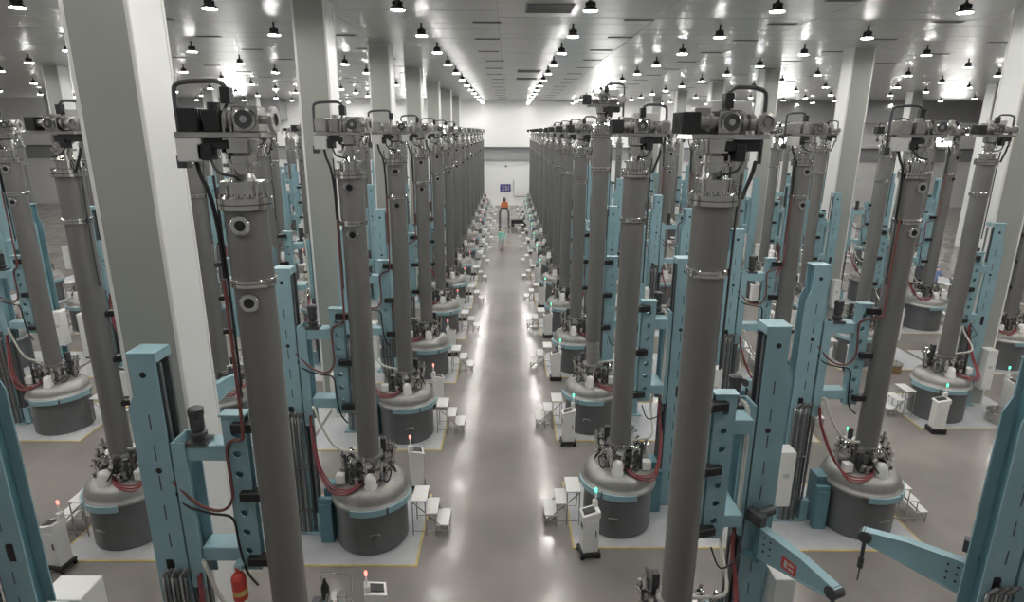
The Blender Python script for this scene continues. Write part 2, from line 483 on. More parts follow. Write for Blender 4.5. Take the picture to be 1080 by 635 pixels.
# ------------------------------------------------------------------ furnace parts (local: +x towards the working aisle, mast on -x)
def furnace_parts(s, lod, motor):
    """list of (part name, mesh, label, on_tube, on_head, [(sub name, mesh, label)])"""
    L = []
    seg = {0: 40, 1: 24, 2: 14}[lod]
    yo = 0.22 if s > 0 else 0.80
    D = 0.0 if s > 0 else 0.2
    def P(name, mb, m, label=None, tube=False, head=False, subs=(), u=1):
        L.append((name, mb.mesh(name, M[m], s * u), label, tube, head, [(n2, b2.mesh(n2, M[m2], s * u), l2) for n2, b2, m2, l2 in subs]))
    # --- vessel
    vb = MB().lathe([(.76, .0), (.76, .05), (.79, .05), (.79, 1.04), (.84, 1.04), (.84, 1.13)], n=seg)
    subs = []
    if lod == 0:
        a = math.radians(-75)
        h = MB().tube([(.79 * math.cos(a - .12), .79 * math.sin(a - .12), .5), (.86 * math.cos(a - .1), .86 * math.sin(a - .1), .58), (.86 * math.cos(a + .1), .86 * math.sin(a + .1), .58), (.79 * math.cos(a + .12), .79 * math.sin(a + .12), .5)], .015, 6, 4)
        subs = [('body_handle', h, 'steel', 'small steel handle')]
    P('vessel_body', vb, 'body', 'dark grey cylindrical vessel body', subs=subs)
    P('vessel_lid', MB().smooth_lathe([(.84, 1.135), (.87, 1.14), (.87, 1.21), (.82, 1.22), (.815, 1.30), (.79, 1.40), (.72, 1.49), (.6, 1.555), (.45, 1.60), (.32, 1.635), (.3, 1.68), (0, 1.68)], n=seg), 'lid', 'lighter steel domed lid')
    P('lid_clamp', MB().arc_band(.86, .91, 1.06, 1.2, -108, -58, 10), 'teal', 'teal curved clamp')
    P('lid_clamp', MB().arc_band(.86, .91, 1.06, 1.2, -54, 4, 10), 'teal', 'teal curved clamp')
    if lod == 0:
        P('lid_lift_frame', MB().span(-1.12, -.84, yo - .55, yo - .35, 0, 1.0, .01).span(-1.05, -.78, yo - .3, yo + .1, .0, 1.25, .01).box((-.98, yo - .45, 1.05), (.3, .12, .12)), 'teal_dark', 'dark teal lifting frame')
    # --- neck with valve
    nk = MB().lathe([(.30, 1.66), (.30, 1.72), (.24, 1.72), (.24, 1.86), (.32, 1.86), (.32, 1.92), (.25, 1.92), (.25, 2.03), (.31, 2.03), (.31, 2.1)], n=seg)
    P('gate_valve', nk.span(-.62, .30, -.2, .2, 1.74, 1.84, .01) if lod < 2 else nk, 'steel', 'machined steel valve neck')
    if lod < 2:
        rnd = random.Random(3)
        fit = MB()
        for a, rr, zz, tilt in ((200, .42, 1.6, .3), (150, .45, 1.58, .5), (300, .50, 1.54, .35), (250, .5, 1.54, .2), (100, .45, 1.58, .4), (20, .48, 1.57, .3), (60, .55, 1.5, .5), (340, .4, 1.6, .2), (225, .36, 1.6, .1), (320, .38, 1.62, .15), (270, .36, 1.62, .1), (175, .55, 1.52, .35)):
            t = math.radians(a)
            d = Vector((math.cos(t) * tilt * .4, math.sin(t) * tilt * .4, 1)).normalized()
            p = Vector((rr * math.cos(t), rr * math.sin(t), zz))
            hh = .24 + .30 * rnd.random()
            fit.cyl(p, p + d * hh, .05, 10).cyl(p + d * (hh * .35), p + d * (hh * .35 + .03), .09, 10).cyl(p + d * hh, p + d * (hh + .03), .085, 10)
            if rnd.random() < .7:
                fit.cyl(p + d * (hh + .03), p + d * (hh + .16), .035, 8).box(p + d * (hh * .6), (.09, .09, .07), Matrix.Rotation(t, 3, 'Z'))
        for a, z_ in ((215, 2.0), (280, 2.05), (330, 1.98), (160, 2.02)):
            t = math.radians(a)
            q_ = Vector((math.cos(t), math.sin(t), 0))
            fit.cyl(q_ * .22 + Vector((0, 0, z_)), q_ * .5 + Vector((0, 0, z_)), .045, 10).cyl(q_ * .44 + Vector((0, 0, z_)), q_ * .47 + Vector((0, 0, z_)), .08, 10)
        P('lid_fitting', fit, 'chrome', 'cluster of steel ports and flanges')
        bl = MB()
        for q in (0, 1):
            bl.span(-.46 + .14 * q, -.41 + .14 * q, -.36, -.31, 1.55, 2.25 - .25 * q)
        bl.span(.22, .34, .18, .32, 1.6, 2.35, .01).span(.16, .38, -.12, .08, 1.9, 2.06, .01).box((.3, -.34, 1.78), (.07, .34, .07), Matrix.Rotation(.6, 3, 'Z') @ Matrix.Rotation(.5, 3, 'X'))
        bl.cyl((-.2, .3, 1.6), (-.2, .34, 2.3), .06, 10)
        P('lift_cylinder', bl, 'dark', 'dark rods and brackets on the lid')
        P('sensor_cap', MB().smooth_lathe([(.15, 1.5), (.15, 1.58), (.135, 1.62), (.125, 1.76), (.10, 1.83), (.05, 1.86), (0, 1.865)], (.12, -.50, .0), 18), 'white', 'white rounded cap')
        P('junction_box', MB().span(-.66, -.46, -.42, -.24, 1.56, 1.78, .015), 'white', 'small white box')
        cab = MB()
        for q in range(5):
            t0 = 200 + 44 * q
            t, u = math.radians(t0), math.radians(t0 + 60)
            cab.tube([(.25 * math.cos(t), .25 * math.sin(t), 1.95), (.46 * math.cos(t), .46 * math.sin(t), 2.1 - .05 * (q % 2)), (.58 * math.cos((t + u) / 2), .58 * math.sin((t + u) / 2), 1.62), (.5 * math.cos(u), .5 * math.sin(u), 1.72), (.3 * math.cos(u), .3 * math.sin(u), 1.85)], .017, 6, 5)
        P('lid_cable', cab, 'black', 'looped black cables')
    else:
        fit = MB()
        for a, rr, hh in ((200, .42, .5), (300, .5, .35), (250, .48, .6), (330, .4, .45), (20, .45, .4), (120, .42, .55)):
            t = math.radians(a)
            fit.cyl((rr * math.cos(t), rr * math.sin(t), 1.5), (rr * math.cos(t), rr * math.sin(t), 1.6 + hh), .06, 6).box((rr * math.cos(t), rr * math.sin(t), 1.6 + hh * .6), (.16, .16, .1))
        P('lid_fitting', fit, 'chrome', 'cluster of steel ports and flanges')
        P('sensor_cap', MB().lathe([(.15, 1.5), (.12, 1.8), (0, 1.85)], (.12, -.5, 0), 8), 'white', 'white rounded cap')
    # --- tube
    P('lower_tube', MB().lathe([(.235, 2.1), (.235, 7.22)], n=seg), 'tube', tube=True)
    P('joint_ring', MB().lathe([(.27, 7.2), (.275, 7.21), (.275, 7.245), (.262, 7.25), (.275, 7.255), (.275, 7.29), (.27, 7.3)], n=seg), 'chrome', 'bright steel joint ring', tube=True)
    P('upper_tube', MB().lathe([(.245, 7.3), (.245, 8.14)], n=seg), 'tube', tube=True)
    cf = MB().lathe([(.25, 8.10), (.31, 8.12), (.31, 8.175), (.295, 8.18), (.31, 8.185), (.31, 8.25), (.2, 8.26)], n=seg)
    if lod < 2:
        for q in range(16):
            t = 2 * PI * q / 16
            cf.cyl((.275 * math.cos(t), .275 * math.sin(t), 8.25), (.275 * math.cos(t), .275 * math.sin(t), 8.285), .017, 6)
    P('collar_flange', cf, 'chrome', 'bright bolted flange', tube=True)
    if s > 0:
        for zz in (7.95, 7.03):
            d = Vector((.10, -.995, 0))
            b = d * .2
            rg = MB().lathe([(.115, 0), (.115, .075), (.105, .085), (.062, .085), (.06, .05)], (b.x, b.y, zz), 20 if lod < 2 else 12, d)
            gl = MB().lathe([(.064, .04), (.064, .076)], (b.x, b.y, zz), 14, d)
            P('view_port', rg, 'chrome', 'round bright viewing port', tube=True, subs=[('port_glass', gl, 'port_glass', 'dark glass')])
    if lod < 2:
        P('tube_pipe', MB().tube([(-.30, -.08, 8.5), (-.285, -.08, 8.0), (-.27, -.1, 7.0), (-.27, -.1, 5.9)], .017, 6, 3), 'dark', 'thin dark pipe', tube=True)
    # --- head
    P('head_neck', MB().lathe([(.2, 8.26), (.2, 8.40), (.24, 8.40), (.24, 8.44), (.15, 8.44), (.13, 8.52), (.13, 8.60), (.20, 8.60), (.20, 8.64), (.14, 8.64), (.14, 8.72), (.19, 8.76), (.2, 8.9), (.22, 8.9), (.22, 8.95)], n=seg), 'chrome', 'polished neck', tube=True, head=True)
    P('head_plate', MB().span(-.60 if s > 0 else -.54, .36 if s > 0 else .44, -.25, .25, 8.92, 8.985, .008), 'chrome', 'polished base plate', tube=True, head=True)
    dm = MB().span(-.56, -.34, -.22, .12, 8.985, 9.24, .01)
    if lod < 2:
        for q in range(6):
            dm.span(-.57, -.33, -.2 + .055 * q, -.175 + .055 * q, 9.0, 9.23)
    U = 1 if s > 0 else -1      # motors and gears stand the same way round in both rows
    P('drive_motor', dm, motor, 'black motor' if motor == 'black' else 'bare steel motor', tube=True, head=True, u=U)
    dm = MB().span(-.27, -.09, -.24, .0, 8.985, 9.22, .01).cyl((-.18, -.12, 9.22), (-.18, -.12, 9.30), .07, 12)
    if s > 0:
        P('drive_motor', dm, motor, 'black motor' if motor == 'black' else 'bare steel motor', tube=True, head=True)
    gx = .2 if s > 0 else .02
    gh = MB().span(gx - .14, gx + .14, -.24, .02, 8.985, 9.26, .012)
    gh.lathe([(.125, 0), (.125, .03), (.1, .04), (.075, .04), (.07, .02), (.045, .02), (.04, .05), (0, .05)], (gx, -.24, 9.12), 20, (0, -1, 0))
    P('gear_housing', gh, 'chrome', 'polished gear housing with round cover', tube=True, head=True, u=U,
      subs=[('cover_ring', MB().lathe([(.10, .0395), (.10, .046), (.072, .046), (.072, .03)], (gx, -.24, 9.12), 20, (0, -1, 0)), 'dark', 'dark groove ring')])
    if lod < 2:
        if s > 0:
            dr = MB().cyl((-.08, -.1, 9.12), (.06, -.1, 9.12), .09, 14).cyl((-.05, -.1, 9.12), (-.02, -.1, 9.12), .13, 14).cyl((.02, -.1, 9.12), (.04, -.1, 9.12), .13, 14)
            dr.lathe([(.14, 0), (.14, .05), (.07, .05), (.07, .02)], (.44, -.1, 9.12), 16, (1, 0, 0)).cyl((.33, -.1, 9.12), (.46, -.1, 9.12), .05, 10)
            dr.cyl((-.34, -.05, 9.12), (-.27, -.05, 9.12), .06, 10).span(-.32, .3, .08, .24, 8.985, 9.2, .01)
            dr.span(-.08, -.05, -.2, .0, 8.985, 9.12).span(.0, .03, -.2, .0, 8.985, 9.12)
        else:
            dr = MB().cyl((-.33, -.1, 9.12), (-.1, -.1, 9.12), .07, 14).cyl((-.2, -.1, 9.12), (-.16, -.1, 9.12), .11, 14)
            dr.cyl((.14, -.1, 9.12), (.42, -.1, 9.12), .05, 12).cyl((.2, -.1, 9.12), (.24, -.1, 9.12), .12, 14).cyl((.3, -.1, 9.12), (.37, -.1, 9.12), .10, 14)
            dr.lathe([(.12, 0), (.12, .05), (.08, .06), (.07, .03), (.04, .03), (.04, .06), (0, .06)], (.5, -.16, 9.12), 18, (0, -1, 0)).span(.42, .5, -.16, -.06, 8.985, 9.14)
            dr.span(-.3, .4, .08, .22, 8.985, 9.3, .01)
        P('winding_drum', dr, 'steel', 'steel winding drum and shaft', tube=True, head=True, u=U)
        P('slip_ring', MB().span(-.46, .0, -.2, .1, 8.78, 8.92, .01).span(-.26, -.14, -.24, -.06, 8.66, 8.86, .01) if s < 0 else MB().span(-.30, -.02, -.2, .1, 8.80, 8.93, .01).span(-.37, -.22, -.24, -.06, 8.68, 8.86, .01), 'black', 'black drive block under the plate', tube=True, head=True)
        ax = -.66 if s > 0 else -.56
        arm_ = MB().tube([(ax, .0, 8.62), (ax, .0, 9.0), (ax, .0, 9.40), (ax + .03, .0, 9.49), (ax + .12, .0, 9.52), (-.4, .0, 9.53), (-.16, 0, 9.53), (-.08, 0, 9.46)], .027, 8, 4)
        if s > 0:
            arm_.span(ax - .05, ax + .06, -.05, .05, 8.58, 8.72)
        P('cable_arm', arm_, 'dark', 'bent dark pipe arm', tube=True, head=True,
          subs=[('arm_sensor', MB().span(-.13, -.02, -.06, .06, 9.29, 9.47, .008), 'black', 'black sensor box'),
                ('arm_cable', MB().tube([(-.08, 0, 9.29), (-.13, -.02, 9.2), (-.1, -.06, 9.12)], .014, 6, 4), 'black', 'black cable')])
        P('neck_hose', MB().tube([(-.46, -.1, 8.66), (-.42, -.12, 8.5), (-.34, -.14, 8.3)] + ([(-.3, -.12, 7.9), (-.29, -.12, 7.3)] if s > 0 else [(-.3, -.16, 8.2)]), .026, 8, 5).tube([(-.25, -.2, 8.7), (-.15, -.26, 8.55), (.05, -.24, 8.5)], .018, 6, 4), 'black', 'black hose', tube=True, head=True)
    if s > 0 or lod == 2:
        P('electrical_box', MB().span(-.60, -.32, -.24, .0, 8.66, 8.92, .012), 'lightgrey', 'pale grey box', tube=True, head=True)
    elif lod < 2:
        P('cover_box', MB().span(-.42, .1, .04, .2, 9.2, 9.38, .01), 'lightgrey', 'pale grey cover', tube=True, head=True)
    # --- mast: two side plates, web, rails and screw
    xf, xb, xw = -1.40 + D, -1.74 + D, -1.84 + D
    prof = [(xw, 0), (xf, 0), (xf, 6.25), (xb, 6.25), (xb, 5.72), (xw, 5.50)]
    for side in (-1, 1):
        y = yo + side * .16
        pl = MB().prism(prof, y - .012, y + .012)
        sl = []
        if lod < 2:
            sm = MB()
            for q in range(11):
                sm.span(xf - .20, xf - .182, y + side * .012 - .002, y + side * .012 + .003, .7 + .45 * q, .92 + .45 * q)
            sl.append(('plate_slot', sm, 'dark', 'narrow dark slots'))
            for zz in (5.98, 4.6):
                sl.append(('plate_hole', MB().cyl((xf - .18, y + side * .013, zz), (xf - .18, y + side * .016, zz), .042, 14), 'black', 'round dark hole'))
            sl.append(('plate_opening', MB().span(xf - .3, xf - .2, y + side * .012 - .002, y + side * .012 + .004, 2.9, 3.2), 'black', 'dark rectangular opening'))
        P('mast_plate', pl, 'teal', 'teal side plate', subs=sl)
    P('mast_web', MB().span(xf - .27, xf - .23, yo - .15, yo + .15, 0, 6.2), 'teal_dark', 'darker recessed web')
    P('mast_cap', MB().span(xb - .02, xf + .02, yo - .18, yo + .18, 6.25, 6.28, .006).span(xf - .04, xf + .02, yo - .18, yo + .18, 6.15, 6.25), 'teal')
    if lod < 2:
        for side in (-1, 1):
            P('guide_rail', MB().span(xf - .04, xf + .03, yo + side * .10 - .025, yo + side * .10 + .025, .1, 6.12), 'rail', 'dark steel guide rail')
        P('lead_screw', MB().cyl((xf - .08, yo, .1), (xf - .08, yo, 6.12), .03, 10), 'steel')
        for q in range(4):
            xx = -1.27 + D - .03 * (q % 2)
            P('guide_rod', MB().cyl((xx, yo - .14 + .09 * q, .02), (xx, yo - .14 + .09 * q, 3.0), .03, 8), 'rail', 'upright grey rod')
        P('mast_foot', MB().span(xw - .12, xf + .2, yo - .26, yo + .26, .012, .05, .005).span(xf + .1, xf + .28, yo - .2, yo - .04, .05, .55), 'teal')
        if s > 0:
            for q in range(6):
                xx = xb - .02 + .062 * q
                P('riser_pipe', MB().tube([(xx, yo - .21, .02), (xx, yo - .21, 2.7), (xx + .01, yo - .21, 2.95), (xx + .10, yo - .24, 3.08 + .01 * (q % 3))], .024, 8, 3), 'rail' if q % 2 else 'steel', 'upright ribbed pipe')
            P('pipe_strap', MB().span(xb - .06, xf + .03, yo - .245, yo - .17, .6, .64).span(xb - .06, xf + .03, yo - .245, yo - .17, 1.7, 1.74), 'rail')
    # --- carriage
    P('carriage_frame', MB().span(xf + .035, xf + .07, yo - .19, yo + .19, 2.75, 5.02).span(xf + .07, xf + .22, yo - .19, yo - .165, 2.75, 5.02).span(xf + .07, xf + .22, yo + .165, yo + .19, 2.75, 5.02), 'teal', 'teal sliding carriage')
    ya, yb = (.06, yo + .16) if s > 0 else (.24, yo + .1)
    for z0, z1 in ((4.74, 4.97), (3.16, 3.38)):
        P('carriage_arm', MB().span(xf + .22, -.62, ya, yb, z0, z1, .01), 'teal', 'teal box arm')
    zs = [(3.04, 3.2, False)] + [(3.2 + .3 * q, 3.5 + .3 * q, q != 3) for q in range(7)] + [(5.3, 5.4, False)]
    yp = .04 if s > 0 else .14
    if lod < 2:
        P('carriage_panel', MB().holed_panel(-.66, -.36, zs, .052, yp, yp + .02).holed_panel(-.66, -.36, zs, .052, yp + .14, yp + .16).span(-.66, -.64, yp + .02, yp + .14, 3.04, 5.4), 'teal', 'teal panel with round holes')
        P('panel_cap', MB().span(-.68, -.34, yp - .02, yp + .18, 5.4, 5.43), 'teal')
        cm = MB().lathe([(.085, 5.0), (.085, 5.08), (.11, 5.08), (.11, 5.12), (.075, 5.14), (.09, 5.18), (.09, 5.36), (.1, 5.37), (.1, 5.46), (.06, 5.48)], (xf + .36, yo - .06, 0), 16).span(xf + .22, xf + .5, yo - .18, yo + .06, 4.97, 5.02)
        P('carriage_motor', cm, 'dark', 'dark upright motor')
    else:
        P('carriage_panel', MB().span(-.66, -.36, yp, yp + .16, 3.04, 5.4), 'teal')
    for zz in (5.27, 4.25, 3.22):
        P('tube_clamp', MB().box((-.33, .03 + (yp - .04) * .6, zz), (.36, .17, .13), Matrix.Rotation(-(yp - .04) * 2.5, 3, 'Z'), .01).cyl((-.2, .02, zz - .05), (-.2, .02, zz + .05), .08, 10), 'black', 'black clamp')
    # --- hoses
    if lod < 2:
        for q in range(3):
            o = .035 * q
            P('coolant_hose', MB().tube([(-1.22 + D, yo - .2 - o, 3.0), (-1.18 + D, yo - .3 - o, 2.6), (-1.0, yo - .55 - o * 2, 2.0), (-.72, -.52 - o * 2, 1.62 - o), (-.42, -.62 - o, 1.56 - o), (-.16, -.56 - o, 1.6), (-.02, -.42, 1.72)], .018, 7, 5), 'hose_red', 'dark red hose')
        P('corrugated_hose', MB().tube([(-1.2 + D, yo - .12, 3.1), (-1.12 + D, yo - .25, 3.2), (-.98 + D, yo - .3, 2.8), (-.7, -.15, 2.35), (-.4, -.12, 2.2), (-.22, -.08, 2.16)], .028, 8, 5), 'hose_white', 'pale flexible hose')
        if s > 0:
            P('tube_hose', MB().tube([(-.27, -.2, 7.3), (-.27, -.2, 6.2), (-.27, -.21, 5.4), (-.3, -.2, 5.2), (-.5, -.0, 5.08), (-.62, .02, 4.95), (-.60, -.02, 4.5), (-.62, -.02, 4.2), (-.8, .0, 4.02), (-1.1, .02, 4.1), (-1.4, .06, 4.4), (-1.6, .1, 4.55)], .022, 7, 5), 'hose_brown', 'dark red hose')
            P('carriage_cable', MB().tube([(-1.55, .1, 4.52), (-1.3, .04, 4.1), (-.95, .0, 3.98), (-.66, .0, 3.9), (-.62, .0, 3.5), (-.56, .0, 3.05), (-.4, -.05, 2.85)], .018, 6, 5), 'black', 'black cable')
        else:
            P('carriage_cable', MB().tube([(-1.1 + D, yo - .1, 5.1), (-1.22 + D, yo - .24, 4.9), (-1.24 + D, yo - .24, 3.6), (-1.22 + D, yo - .24, 2.9)], .03, 7, 5), 'hose_white', 'pale cable conduit')
            P('carriage_cable', MB().tube([(-.45, .0, 3.0), (-.6, -.1, 2.7), (-1.0, .2, 2.75), (-1.15 + D, yo - .3, 3.0)], .014, 6, 5), 'black', 'black cable')
    # --- switch box on the back of the mast
    bx, by = (xw + .02, yo - .30) if s > 0 else (xw - .05, yo - .05)
    P('control_box', MB().span(bx - .34, bx, by - .38, by, .7, 2.1, .012).span(bx - .06, bx + .06, by - .04, yo - .12, 1.0, 1.1).span(bx - .06, bx + .06, by - .04, yo - .12, 1.7, 1.8), 'white', 'white wall box',
      subs=[('box_label', MB().span(bx - .24, bx - .10, by - .384, by - .38, 1.45, 1.56), 'lightgrey', 'pale label')] if lod < 2 else [])
    return L

def arm_parts():
    a = []
    web = [(0, -.26), (1.35, .02), (1.35, .18), (.75, .26), (0, .26)]
    a.append(('arm_plate', MB().prism(web, -.06, -.045), 'teal', 'tapered teal web plate'))
    a.append(('arm_plate', MB().prism(web, .045, .06), 'teal', 'tapered teal web plate'))
    fl = MB()
    for (ax, az), (bx, bz) in (((0, .26), (.75, .26)), ((.75, .26), (1.35, .18)), ((0, -.26), (1.35, .02))):
        d = math.atan2(bz - az, bx - ax)
        fl.box(((ax + bx) / 2, 0, (az + bz) / 2), (math.hypot(bx - ax, bz - az), .15, .025), Matrix.Rotation(-d, 3, 'Y'))
    a.append(('arm_flange', fl, 'teal', None))
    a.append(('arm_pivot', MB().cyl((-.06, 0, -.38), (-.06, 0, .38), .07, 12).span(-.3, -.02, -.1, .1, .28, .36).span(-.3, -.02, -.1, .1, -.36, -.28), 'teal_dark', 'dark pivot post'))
    a.append(('pivot_gear', MB().span(-.2, .1, -.2, -.06, .36, .56, .01).cyl((-.05, -.1, .5), (-.05, .2, .5), .08, 10), 'dark', 'dark gear unit'))
    bolts = MB()
    for i in range(2):
        for j in range(3):
            bolts.cyl((.1 + .12 * i, -.06, -.08 + .12 * j), (.1 + .12 * i, -.072, -.08 + .12 * j), .02, 8).cyl((.1 + .12 * i, .06, -.08 + .12 * j), (.1 + .12 * i, .072, -.08 + .12 * j), .02, 8)
    a.append(('arm_bolt', bolts, 'dark', 'dark bolts'))
    a.append(('hoist_rod', MB().cyl((1.3, 0, .1), (1.3, 0, -.32), .03, 10).cyl((1.3, 0, -.32), (1.3, 0, -.5), .045, 10).cyl((1.3, 0, -.5), (1.3, 0, -.75), .012, 6).cyl((1.3, -.09, .1), (1.3, .09, .1), .1, 14), 'dark', 'dark hanging lift rod'))
    return [(n, b.mesh(n, M[m], 1), l) for n, b, m, l in a]
ARM = arm_parts()
warn_me = MB().span(.45, .72, -.064, -.058, -.1, .1).mesh('warning_label', M['red'])
warn_in = MB().span(.50, .56, -.066, -.062, -.06, .06).span(.58, .67, -.066, -.062, .02, .06).span(.58, .67, -.066, -.062, -.06, -.02).mesh('label_mark', M['lightgrey'])

PARTS = {}
def furnace(x, s, y, label, lod, lift=0.0, head_rot=0.0, arm=None, group=None, motor='black'):
    key = (s, lod, motor)
    if key not in PARTS:
        PARTS[key] = furnace_parts(s, lod, motor)
    root = thing('crystal_furnace', label, 'furnace', (x, y, 0), 0, group)
    for name, me, lab, tube, head, subs in PARTS[key]:
        o = obj(name, me, root, (0, 0, lift if tube else 0), head_rot if head else 0)
        if lab:
            o['label'] = lab
        if name in ('lid_fitting', 'lift_cylinder', 'lid_cable'):
            o['kind'] = 'stuff'
        for n2, m2, l2 in subs:
            c = obj(n2, m2, o)
            if n2 == 'plate_slot':
                c['kind'] = 'stuff'
            if l2:
                c['label'] = l2
    if lift:
        o = obj('inner_tube', MB().lathe([(.2, 2.1), (.2, 2.2 + lift)], n=20).mesh('inner_tube', M['steel']), root)
    if arm is not None:
        yo = 0.22 if s > 0 else 0.80
        a = obj('swing_arm', ARM[0][1], root, (-s * (1.62 if s > 0 else 1.42), yo - .36 if math.sin(arm) < .3 else yo + .36, 2.75), arm)
        a['label'] = 'teal swing arm with hanging rod'
        for name, me, lab in ARM[1:]:
            o = obj(name, me, a)
            if lab:
                o['label'] = lab
    return root

def cart_parts(light, full):
    a = [('cabinet', MB().span(-.17, .17, -.16, .16, .16, 1.02, .012), 'white', None),
         ('cart_base', MB().span(-.22, .22, -.2, .2, .09 if full else 0, .16, .01), 'black', 'black base'),
         ('console', MB().prism([(-.2, 1.02), (.19, 1.02), (.19, 1.16), (-.2, 1.06)], -.17, .17), 'white', None),
         ('screen', MB().box((-.03, 0, 1.122), (.26, .2, .012), Matrix.Rotation(-.25, 3, 'Y')), 'black', 'dark screen'),
         ('signal_pole', MB().cyl((.14, .1, 1.1), (.14, .1, 1.5), .018, 8).span(.08, .18, .04, .16, 1.15, 1.3, .01), 'white', None),
         ('signal_light', MB().cyl((.14, .1, 1.5), (.14, .1, 1.58), .027, 10), light, 'glowing signal lamp')]
    if full:
        a += [('cabinet_door', MB().span(-.15, .15, -.168, -.16, .22, .95), 'white', None),
              ('door_handle', MB().span(.09, .11, -.185, -.168, .58, .72), 'dark', 'dark handle'),
              ('side_grille', MB().span(-.175, -.17, -.08, .08, .7, .82), 'dark', 'dark grille')]
        for i in (-1, 1):
            for j in (-1, 1):
                a.append(('caster', MB().cyl((.18 * i, .16 * j - .02, .05), (.18 * i, .16 * j + .02, .05), .05, 12).span(.18 * i - .02, .18 * i + .02, .16 * j - .028, .16 * j + .028, .06, .1), 'black', 'black caster'))
    return [(n, b.mesh(n, M[m]), l) for n, b, m, l in a]
CART = {(c, f): cart_parts(c + '_light', f) for c in ('red', 'green') for f in (True, False)}
def cart(x, y, rz, color, full, label, group):
    t = thing('control_cart', label, 'cart', (x, y, 0), rz, group)
    for n, me, l in CART[color, full]:
        o = obj(n, me, t)
        if l:
            o['label'] = l
    return t

# step platform: three white treads going down away from the vessel
def step_parts(s):
    a = []
    for k, (x0, x1, z) in enumerate(((.0, .34, .92), (.30, .58, .60), (.54, .84, .30))):
        a.append(('tread', MB().span(x0, x1, -.32, .32, z - .03, z, .004), 'white', None))
        for yy in (-.3, .3):
            a.append(('leg', MB().cyl((x1 - .03, yy, 0), (x1 - .03, yy, z - .03), .014, 6), 'steel', 'thin steel leg'))
    for yy in (-.3, .3):
        a.append(('side_rail', MB().tube([(.02, yy, .88), (.82, yy, .10), (.82, yy, .1)], .014, 6, 1).cyl((.02, yy, 0), (.02, yy, .9), .014, 6).cyl((.02, yy, .12), (.8, yy, .12), .012, 6), 'steel', 'steel side frame'))
    return [(n, b.mesh(n, M[m], s), l) for n, b, m, l in a]
STEPS = {1: step_parts(1), -1: step_parts(-1)}
step_far = {s: MB().span(.0, .34, -.32, .32, .89, .92).span(.3, .58, -.32, .32, .57, .6).span(.54, .84, -.32, .32, .27, .3).span(.0, .03, -.3, -.27, 0, .9).span(.8, .83, -.3, -.27, 0, .3).span(.55, .58, -.3, -.27, 0, .6).mesh('step_platform', M['white'], s) for s in (1, -1)}

for ri, (x, s, y0, rown, colr) in enumerate(ROWS):
    n_vis = 0
    for k in range(N_ROW):
        y = y0 + PITCH_Y * k - ((0.40 if ri == 2 else 0.85) if ri in (2, 3) and k == 0 else 0)
        if y > WALL_Y - 2.5 or not machine_visible(x, s, y):
            continue
        o_ = ORD[n_vis]
        n_vis += 1
        dist = math.hypot(x, y)
        lod = 0 if dist < 21 else (1 if dist < 40 else 2)
        rnd = random.Random(ri * 100 + k)
        lift = 0.0
        hr = rnd.uniform(-.18, .18)
        arm = rnd.uniform(.9, 2.3) if (k % 3 == 1 and lod < 2) else None
        if ri == 1 and k == 2:
            lift = 0.75
        if ri == 1 and k == 0:
            hr, arm = .1, math.radians(-66)
        if ri == 0 and k == 0:
            hr, arm = 0.0, None
        if ri == 3 and k == 0:
            arm = math.radians(140)
        extra = 'teal-masted furnace'
        if lift:
            extra = 'furnace with raised tube'
        f = furnace(x, s, y, '%s, %s from camera in the %s' % (extra, o_, rown.replace(' of the central', ' of central')), lod, lift, hr, arm, 'crystal furnaces in long rows', 'steel' if s > 0 and (ri, k) != (0, 0) else 'black')
        if ri == 1 and k == 0:
            a = [c for c in f.children if c.name.startswith('swing_arm')][0]
            wl = obj('warning_label', warn_me, a)
            wl['label'] = 'red warning label'
            obj('label_mark', warn_in, a)['label'] = 'pale mark on the red label'
        pm, ls = PADS[s]
        pad = obj('floor_pad', pm, floor, (x, y, 0))
        if lod < 2:
            for l_ in ls:
                obj('yellow_line', l_, pad)
        # steps and cart on the working side
        sl = 'white step platform by the %s furnace, %s' % (o_, rown.replace(' of the central', ' of central'))
        sx_, sy_ = x + s * 0.90, y + (.25 if s > 0 else .05)
        if lod < 2:
            t = thing('step_platform', sl, 'steps', (sx_, sy_, 0), 0, 'step platforms beside the furnaces')
            for n, me, l in STEPS[s]:
                q = obj(n, me, t)
                if l:
                    q['label'] = l
        else:
            tag(obj('step_platform', step_far[s], None, (sx_, sy_, 0)), sl, 'steps', 'step platforms beside the furnaces')
        cl = 'white cart with %s light by the %s furnace, %s' % (colr, o_, rown.replace(' of the central', ' of central'))
        if s > 0:
            cart(x + .72, y + 1.9, .25 + PI, colr, lod == 0, cl, 'control carts beside the furnaces')
        else:
            cart(x - .82, y - 1.28, rnd.uniform(-.15, .15), colr, lod == 0, cl, 'control carts beside the furnaces')

# ------------------------------------------------------------------ single things in the hall
# red cover hanging under the carriage of the nearest left furnace
f0 = [o for o in COL.objects if o.name == 'crystal_furnace'][0]
rc = obj('hanging_cover', MB().lathe([(.0, 2.62), (.07, 2.62), (.10, 2.66), (.10, 3.0), (.07, 3.05), (.03, 3.07), (.03, 3.16), (0, 3.16)], (-.66, -.06, 0), 16).mesh('hanging_cover', M['red']), f0)
rc['label'] = 'red cylindrical cover'
obj('cover_band', MB().lathe([(.102, 2.74), (.102, 2.82)], (-.66, -.06, 0), 16).mesh('cover_band', M['yellow']), rc)
obj('cover_bracket', MB().span(-.70, -.58, -.08, .12, 3.12, 3.2, .01).mesh('cover_bracket', M['teal']), f0)

